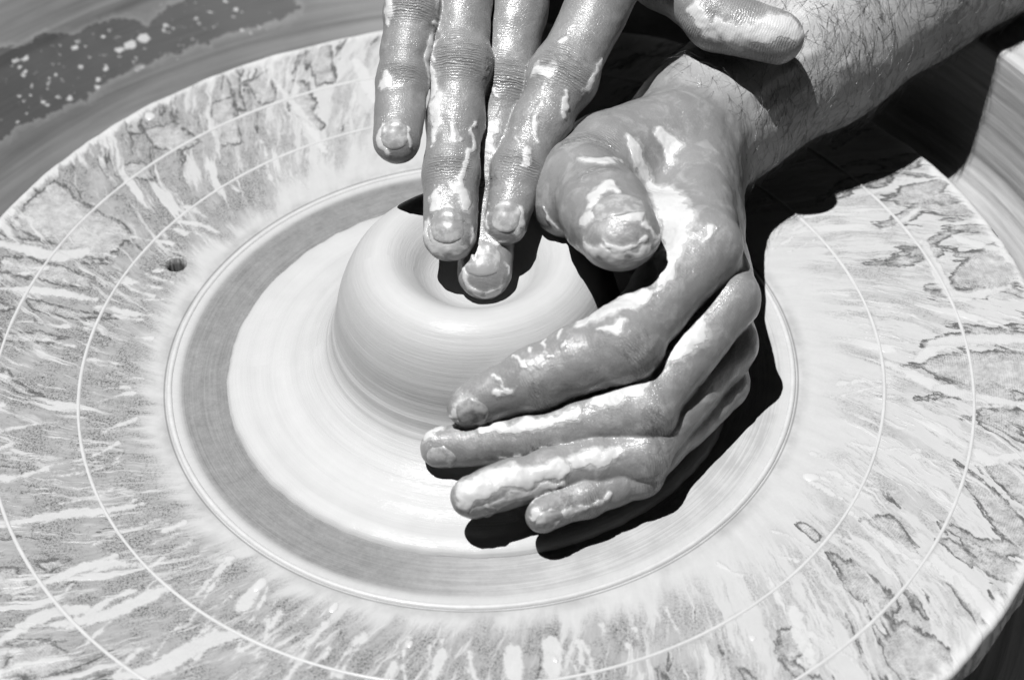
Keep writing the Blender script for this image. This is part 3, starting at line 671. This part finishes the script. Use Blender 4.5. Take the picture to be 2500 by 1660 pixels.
def smear(V, bvh, lines):
    """clay smears: polylines of (px, py, half width px) laid on the skin; returns mask 0..1"""
    out = np.zeros(len(V)); V0 = V
    wp = lambda sc_, k: np.stack([fbm(V0, sc_, k + i, 2) - 0.5 for i in range(3)], -1)
    V = V0 + wp(2.2, 200) * 0.45 + wp(7.0, 300) * 0.16
    for ln in lines:
        pts = []
        for px, py, wd in ln:
            h = hit_pt(bvh, px, py)
            if h is not None: pts.append((h, wd / 74.0))
        if len(pts) == 1: pts = pts * 2
        for (a, ra), (b, rb) in zip(pts[:-1], pts[1:]):
            if np.linalg.norm(a - b) > 2.5: continue
            rm = max(ra, rb); lo, hi = np.minimum(a, b) - rm * 1.6, np.maximum(a, b) + rm * 1.6
            idx = np.where(((V > lo) & (V < hi)).all(1))[0]
            if len(idx) == 0: continue
            ab = b - a; t = np.clip(((V[idx] - a) @ ab) / (ab @ ab + 1e-9), 0, 1); d = np.linalg.norm(V[idx] - a - t[:, None] * ab, axis=1); r_ = ra + (rb - ra) * t
            out[idx] = np.maximum(out[idx], 1 - sstep(0.30, 2.0, d / r_))
    return out
TOCAM = -FW
person = empty('person', P(1660, 730, 0)); tag(person, "potter's two bare hands and a hairy forearm, wet with slip, shaping the clay lump", 'person')

# ---- upper hand (the potter's right): back of the hand towards the camera, fingers pointing down into the hollow
dn = nrm(TOCAM + np.array([-0.10, 0, 0.0]))
r_ix = [P(1440, -110, 9.8), P(1298, 178, 7.8), P(1196, 392, 6.4), P(1168, 514, 5.6)]
r_md = [P(1225, -130, 9.9), P(1163, 190, 7.3), P(1130, 455, 5.3), P(1116, 628, 4.42)]
r_rg = [P(1070, -150, 10.4), P(1060, 150, 8.2), P(1040, 400, 6.5), P(1037, 542, 5.55)]
r_pk = [P(985, -190, 10.8), P(952, 30, 9.3), P(926, 190, 8.2), P(915, 322, 7.5)]
r_th = [P(1400, -330, 9.6), P(1530, -60, 8.2), P(1650, 45, 7.6), P(1792, 88, 7.3)]
R_ix, R_md, R_rg, R_pk = [1.05, 1.02, 0.84, 0.66], [0.92, 0.95, 0.88, 0.84], [0.92, 0.95, 0.86, 0.82], [0.86, 0.84, 0.79, 0.76]
def palm_right():
    p = Part(0.6); wr = P(1150, -700, 12.8)
    for j, r_ in ((r_ix, 1.25), (r_md, 1.15), (r_rg, 1.1), (r_pk, 1.05)): p.add(wr + (j[0] - wr) * 0.2, j[0], 1.5, r_)
    p.add(r_ix[0], r_md[0], 1.0, 1.0); p.add(r_md[0], r_rg[0], 1.0, 1.0); p.add(r_rg[0], r_pk[0], 1.0, 1.0)
    p.add(P(1250, -480, 12.0), r_th[1], 1.5, 1.05)
    p.add(P(1460, -90, 9.6), r_th[1], 0.6, 0.7, k=0.8)
    p.add(P(1380, -430, 11.2), P(1250, -620, 12.6), 1.9, 2.2)  # unseen thenar fill, added for the shadow it casts
    p.add(P(1420, -560, 12), P(1390, -310, 10.4), 2.2, 1.9)  # extra palm bulk out of view, added to shade the wheel and pan
    p.add(wr, wr + nrm(wr - r_md[0]) * 8, 2.3, 2.8)
    return p
def thumb_part(J, R, n, k=0.35, flat=0.9):
    f = Part(k); J = [np.asarray(q, float) for q in J]
    f.add(J[0], J[1], R[0], R[1]); f.add(J[1], J[2], R[1] * 0.98, R[2] * 0.95, n, 0.95); f.add(J[2], J[3], R[2], R[3], n, flat)
    ax = nrm(J[3] - J[2]); pd = J[2] * 0.4 + J[3] * 0.6 - nrm(n) * R[3] * 0.25; f.add(pd - ax * 0.5, pd + ax * 0.3, R[3] * 0.95, R[3] * 0.8)
    return f
th_n = nrm(-TOCAM + np.array([0.0, 0.1, 0.3]))
V, Q = build_hand(palm_right(), [finger(r_ix, R_ix, dn), finger(r_md, R_md, dn), finger(r_rg, R_rg, dn), finger(r_pk, R_pk, dn), thumb_part(r_th, [1.2, 1.0, 0.98, 0.86], th_n)], 0.5)
N = vnormals(V, Q)
disp, crease, ftc, fwt = skin_folds(V, N, [(r_ix, R_ix, dn), (r_md, R_md, dn), (r_rg, R_rg, dn), (r_pk, R_pk, dn), (r_th, [1.2, 1.0, 0.98, 0.86], -th_n)])
thumb = (seg_dist(V, r_th[2], r_th[3]) < 1.25) & (N @ th_n < 0.2); fwt[thumb] = 0.3
disp += (fbm(V, 0.9, 11) - 0.5) * 0.10 + (fbm(V, 3.0, 12) - 0.5) * 0.035
bvh = bvh_of(V, Q)
mask_r = smear(V, bvh, [
    [(895, 0, 12), (900, 30, 14), (896, 55, 8)], [(890, 175, 10), (895, 188, 14), (880, 205, 8)],
    [(1012, 0, 7), (1005, 60, 9), (992, 120, 10), (1003, 190, 14), (1005, 250, 13), (1002, 300, 9), (990, 340, 5)],
    [(1095, 290, 6), (1075, 380, 9), (1060, 430, 14), (1080, 470, 16)], [(1010, 440, 9), (1005, 480, 10)], [(1030, 480, 10), (1028, 520, 26), (1020, 560, 30), (1060, 590, 20)],
    [(1040, 300, 9), (1055, 320, 8)], [(1235, 160, 12), (1270, 170, 16), (1280, 182, 8)], [(1385, 150, 9), (1370, 175, 12), (1352, 205, 10)], [(1305, 215, 5), (1305, 245, 8), (1302, 270, 6)],
    [(1140, 210, 6), (1150, 225, 6)], [(1130, 300, 16), (1128, 345, 14)], [(1190, 300, 4), (1185, 340, 5)], [(1200, 500, 12), (1190, 540, 10)],
    [(1660, 60, 18), (1700, 90, 24), (1760, 70, 26), (1810, 60, 24), (1845, 80, 20)], [(1600, 20, 14), (1640, 80, 16)],
    [(885, 285, 5), (876, 320, 8), (885, 352, 8)], [(935, 290, 4), (942, 330, 5)], [(985, 520, 10), (985, 560, 12), (1010, 592, 12)], [(1085, 520, 8), (1088, 560, 8)], [(1125, 480, 5), (1122, 530, 6), (1140, 560, 7), (1190, 560, 10), (1205, 520, 9)],
    [(1070, 620, 7), (1075, 655, 9), (1110, 680, 8), (1155, 665, 9), (1165, 620, 6)], [(1250, 200, 5), (1240, 260, 7), (1225, 330, 6), (1215, 380, 8)], [(1290, 100, 5), (1330, 60, 6)]])
disp += mask_r * (0.008 + 0.06 * fbm(V, 5.0, 15))
V2 = V + N * disp[:, None]
hand_r = mesh_obj('hand', V2, Q, M_HAND, person, attrs={'clay': mask_r, 'crease': crease, 'forearm': np.zeros(len(V)), 'ft': ftc, 'fw': fwt}); tag(hand_r, 'upper hand pointing its fingers down into the hollow')
bv2 = bvh_of(V2, Q)
R_ = [R_ix[3], R_md[3], R_rg[3], R_pk[3]]
for nm, J, ln, wd, off in (('ix', r_ix, 1.05, 0.46, 0.10), ('md', r_md, 1.2, 0.58, 0.05), ('rg', r_rg, 1.15, 0.54, 0.12), ('pk', r_pk, 0.95, 0.44, 0.30)):
    ax = nrm(J[3] - J[2]); nail(hand_r, own_bvh(V2, Q, J, 0.85, [o for o in (r_ix, r_md, r_rg, r_pk) if o is not J]), J[3] - ax * (ln - 0.42 - off * 0.5), ax, nrm(dn), ln, wd, R=R_['ix md rg pk'.split().index(nm)], tip=J[3])

print('T3', time.time() - T0)
# ---- lower hand (the potter's left) and forearm: cupped round the right side of the lump, thumb up
l_ix = [P(1632, 572, 5.6), P(1437, 790, 4.65), P(1235, 872, 3.75), P(1085, 935, 2.95)]
l_md = [P(1684, 694, 4.1), P(1480, 944, 2.95), P(1235, 1004, 2.2), P(1018, 1032, 1.6)]
l_rg = [P(1686, 800, 2.4), P(1478, 1046, 1.95), P(1270, 1092, 1.95), P(1095, 1145, 1.95)]
l_pk = [P(1672, 892, 1.35), P(1475, 1092, 1.35), P(1345, 1149, 1.45), P(1250, 1190, 1.55)]
L_ix, L_md, L_rg, L_pk = [1.04, 1.10, 1.0, 0.72], [0.90, 0.94, 0.84, 0.64], [0.80, 0.82, 0.78, 0.74], [0.72, 0.64, 0.60, 0.54]
nd_i, nd_m, nd_r, nd_p = nrm([0.25, -1, 0.1]), nrm([0.25, -1, 0.0]), nrm([0.25, -1, -0.1]), nrm([0.2, -1, 0.2])
l_th = [P(1480, 350, 5.0), P(1345, 420, 6.0), P(1390, 478, 6.7), P(1428, 540, 7.2)]
axis_f = [P(1568, 340, 3.4), P(1690, 240, 3.5), P(1900, 96, 4.3), P(2110, -65, 5.2), P(2480, -290, 6.2)]
nf = np.array([0.55, -0.83, 0.0])
pl = Part(0.7)
pl.add(axis_f[0], axis_f[1], 2.45, 2.62, nf, 0.80); pl.add(axis_f[1], axis_f[2], 2.62, 2.9, nf, 0.84, k=0.8)
pl.add(axis_f[2], axis_f[3], 2.95, 3.15, nf, 0.88, k=0.8); pl.add(axis_f[3], axis_f[4], 3.1, 3.8, nf, 0.9, k=0.8)
for j_, dz, ra, rb in ((l_ix, 1.2, 1.25, 1.02), (l_md, 0.4, 1.3, 0.92), (l_rg, -0.5, 1.3, 0.84), (l_pk, -1.2, 1.2, 0.72)):
    st_ = axis_f[0] + [0, 0, dz]; en_ = j_[0] + nrm(j_[0] - axis_f[0]) * -0.35; mi_ = st_ * 0.5 + en_ * 0.5
    pl.add(st_ + nrm(axis_f[1] - axis_f[0]) * 0.6, mi_, ra * 1.05, (ra + rb) / 2, k=1.2); pl.add(mi_, en_, (ra + rb) / 2, rb, k=0.4)
back = nrm([-0.75, 0.65, 0])
for a, b in ((l_ix, l_md), (l_md, l_rg), (l_rg, l_pk)): pl.add(a[0] + back * 0.5, b[0] + back * 0.5, 0.70, 0.66, k=0.4)
pl.add(P(1540, 320, 5.2), P(1400, 370, 5.6), 1.5, 1.5); pl.add(P(1400, 370, 5.6), P(1310, 470, 5.6), 1.3, 1.05)
pl.add(P(1330, 440, 5.9), P(1590, 560, 5.4), 0.9, 0.8, k=0.9)      # web between thumb and index
pl.add(P(1450, 420, 5.0), P(1600, 620, 4.2), 1.1, 0.9, k=0.8)
fl = [finger(l_ix, L_ix, nd_i, flat=0.95, knuckle=0.16), finger(l_md, L_md, nd_m, flat=0.95, knuckle=0.14), finger(l_rg, L_rg, nd_r, flat=0.95, knuckle=0.12), finger(l_pk, L_pk, nd_p, flat=0.95)]
tl_n = nrm(UP * 0.75 + TOCAM * 0.65)
fl.append(thumb_part(l_th, [1.5, 1.38, 1.34, 1.20], tl_n, flat=0.85))
V, Q = build_hand(pl, fl, 0.40); N = vnormals(V, Q)
disp, crease, ftc, fwt = skin_folds(V, N, [(l_ix, L_ix, nd_i), (l_md, L_md, nd_m), (l_rg, L_rg, nd_r), (l_pk, L_pk, nd_p), ([l_th[0], l_th[1], l_th[2], l_th[3]], [1.4, 1.3, 1.15, 1.0], tl_n)], 0.6)
fwt *= 0.7
disp += (fbm(V, 0.8, 31) - 0.5) * 0.14 + (fbm(V, 3.0, 32) - 0.5) * 0.035
bvh = bvh_of(V, Q)
mask_l = smear(V, bvh, [
    [(1450, 320, 10), (1480, 380, 20), (1530, 450, 30), (1565, 510, 34), (1545, 580, 26), (1530, 640, 14), (1520, 670, 8)],
    [(1520, 300, 12), (1545, 330, 20), (1555, 370, 12)], [(1340, 370, 12), (1390, 375, 16), (1430, 370, 10)], [(1370, 450, 12), (1400, 430, 16), (1430, 440, 8)], [(1345, 560, 10), (1400, 590, 14), (1470, 590, 12), (1515, 560, 10)], [(1365, 470, 10), (1380, 440, 12)], [(1490, 520, 10), (1510, 550, 8)], [(1260, 560, 6), (1300, 600, 8), (1350, 625, 8)], [(1255, 480, 5), (1285, 530, 7), (1320, 560, 6)],
    [(1350, 500, 16), (1400, 490, 14), (1470, 495, 14)], [(1385, 560, 6), (1430, 572, 7), (1480, 560, 6)], [(1310, 285, 10), (1270, 320, 12), (1245, 390, 6), (1232, 470, 6), (1228, 520, 6)],
    [(1440, 690, 24), (1390, 715, 28), (1340, 745, 16)], [(1440, 740, 12), (1420, 765, 10), (1380, 760, 8)], [(1500, 680, 10), (1450, 695, 20)], [(1290, 765, 4), (1310, 800, 5)], [(1255, 785, 4), (1275, 820, 5)], [(1225, 800, 4), (1245, 840, 4)], [(1190, 815, 5), (1220, 850, 6)], [(1130, 870, 4), (1180, 900, 8), (1140, 915, 6)],
    [(1610, 740, 14), (1600, 770, 28), (1575, 800, 20), (1550, 820, 14)], [(1470, 900, 14), (1420, 915, 18), (1380, 925, 16)], [(1330, 950, 12), (1200, 985, 14), (1110, 985, 10)],
    [(1500, 860, 10), (1480, 890, 10)], [(1425, 1042, 10), (1380, 1055, 18), (1330, 1062, 16)], [(1300, 1075, 14), (1230, 1095, 20), (1150, 1100, 24), (1080, 1125, 24), (1070, 1165, 16)], [(1290, 1115, 8), (1240, 1135, 14), (1180, 1150, 16), (1120, 1180, 12)], [(1130, 1060, 6), (1200, 1050, 6)],
    [(1230, 1190, 12), (1260, 1205, 8), (1330, 1180, 8), (1400, 1140, 8)], [(1040, 960, 10), (1080, 930, 16), (1110, 950, 8)], [(985, 1010, 14), (1010, 990, 12)], [(1640, 530, 9), (1630, 545, 8)],
    [(1060, 975, 6), (1150, 975, 5)]])
fa = axis_f[1]; fd = nrm(axis_f[2] - axis_f[0]); tfa = (V - axis_f[0]) @ fd
forearm = sstep(0.2, 1.8, tfa + (fbm(V, 1.2, 50) - 0.5) * 1.2)
disp += mask_l * (0.01 + 0.065 * fbm(V, 4.5, 35))
# tendons and bone bumps under the skin of the wrist
for a, b, rr, am in ((P(1640, 330, 6.0), P(1900, 130, 6.6), 0.35, 0.10), (P(1700, 390, 5.0), P(1980, 170, 5.6), 0.35, 0.08), (P(1760, 420, 3.5), P(1790, 400, 3.6), 0.7, 0.08)):
    ab = b - a; t = np.clip(((V - a) @ ab) / (ab @ ab), 0, 1); lin = a + t[:, None] * ab
    v_ = V - lin; disp += am * np.exp(-(np.linalg.norm(v_ - (v_ * N).sum(1)[:, None] * N, axis=1) / rr) ** 2) * sstep(1.0, 2.6, tfa) * sstep(-0.3, 0.4, N[:, 2]) * sstep(2.2, 0.9, np.linalg.norm(v_, axis=1))
V2 = V + N * disp[:, None]
hand_l = mesh_obj('hand', V2, Q, M_ARM, person, attrs={'clay': mask_l, 'crease': crease, 'forearm': forearm, 'ft': ftc, 'fw': fwt}); tag(hand_l, 'lower hand cupped round the clay, with its hairy forearm')
bv2 = bvh_of(V2, Q)
for Rn, J, ln, wd, n_ in ((L_ix[3], l_ix, 1.0, 0.50, nrm([-0.25, -0.9, 0.25])), (L_md[3], l_md, 0.95, 0.44, nrm([-0.2, -0.95, 0.1])), (L_rg[3], l_rg, 0.9, 0.44, nrm([-0.1, -0.9, -0.3])), (L_pk[3], l_pk, 0.85, 0.34, nrm([0.0, -0.9, 0.4]))):
    ax = nrm(J[3] - J[2]); nail(hand_l, own_bvh(V2, Q, J, 0.85, [o for o in (l_ix, l_md, l_rg, l_pk) if o is not J]), J[3] - ax * (ln - 0.40), ax, n_, ln, wd, R=Rn, tip=J[3])
ax = nrm(l_th[3] - l_th[2]); nail(hand_l, bv2, l_th[3] - ax * 0.55, ax, tl_n, 1.12, 0.84, R=1.2, tip=l_th[3], tol=0.6, thick=0.30)

print('T4', time.time() - T0)
# hair on the forearm
def hairs(n_hair):
    cen = V2[Q].mean(1); fn = np.cross(V2[Q[:, 2]] - V2[Q[:, 0]], V2[Q[:, 3]] - V2[Q[:, 1]]); ar = np.linalg.norm(fn, axis=1); fn = fn / (ar[:, None] + 1e-12)
    if (fn * N[Q[:, 0]]).sum(1).mean() < 0: fn = -fn
    tt = (cen - axis_f[0]) @ fd
    wgt = ar * sstep(0.3, 2.2, tt) * sstep(-0.45, 0.1, fn @ TOCAM) * (0.6 + 0.8 * sstep(0.3, 0.7, fbm(cen, 0.6, 60)))
    wgt *= (tt < 17)
    idx = rng.choice(len(Q), n_hair, p=wgt / wgt.sum()); VV = []; FF = []; seg = 5
    grow = nrm(-UP * 0.75 + RT * 0.10 - fd * 0.25)
    for h, i in enumerate(idx):
        p = cen[i] + rng.normal(0, 0.02, 3); nn = fn[i]; L = rng.uniform(0.6, 1.6)
        a = rng.normal(0, 0.6); g = grow - nn * (grow @ nn); g = nrm(g + 1e-6); s_ = np.cross(nn, g); d = nrm(g * math.cos(a) + s_ * math.sin(a) + nn * rng.uniform(0.25, 0.8))
        curl = rng.normal(0, 0.35); r0 = 0.0062 * rng.uniform(0.7, 1.25); pts = [p - nn * 0.02]; dd = d.copy()
        for k in range(seg):
            dd = nrm(dd - nn * 0.16 + np.cross(nn, dd) * curl * 0.35 + rng.normal(0, 0.05, 3)); pts.append(pts[-1] + dd * L / seg)
        b0 = len(VV); u = nrm(np.cross(d, nn)); w_ = nrm(np.cross(d, u))
        for k, q in enumerate(pts):
            r_ = r0 * (1 - 0.75 * k / seg)
            for m_ in range(3): VV.append(q + r_ * (u * math.cos(m_ * 2.094) + w_ * math.sin(m_ * 2.094)))
        for k in range(seg):
            for m_ in range(3): FF.append((b0 + k * 3 + m_, b0 + k * 3 + (m_ + 1) % 3, b0 + k * 3 + 3 + (m_ + 1) % 3, b0 + k * 3 + 3 + m_))
    return np.array(VV), np.array(FF)
hv, hf = hairs(3600)
tag(mesh_obj('arm_hair', hv, hf, M_HAIR, hand_l), kind='stuff')
print('script seconds', time.time() - T0, 'tris', sum(len(o.data.polygons) * 2 for o in sc.objects if o.type == 'MESH'))
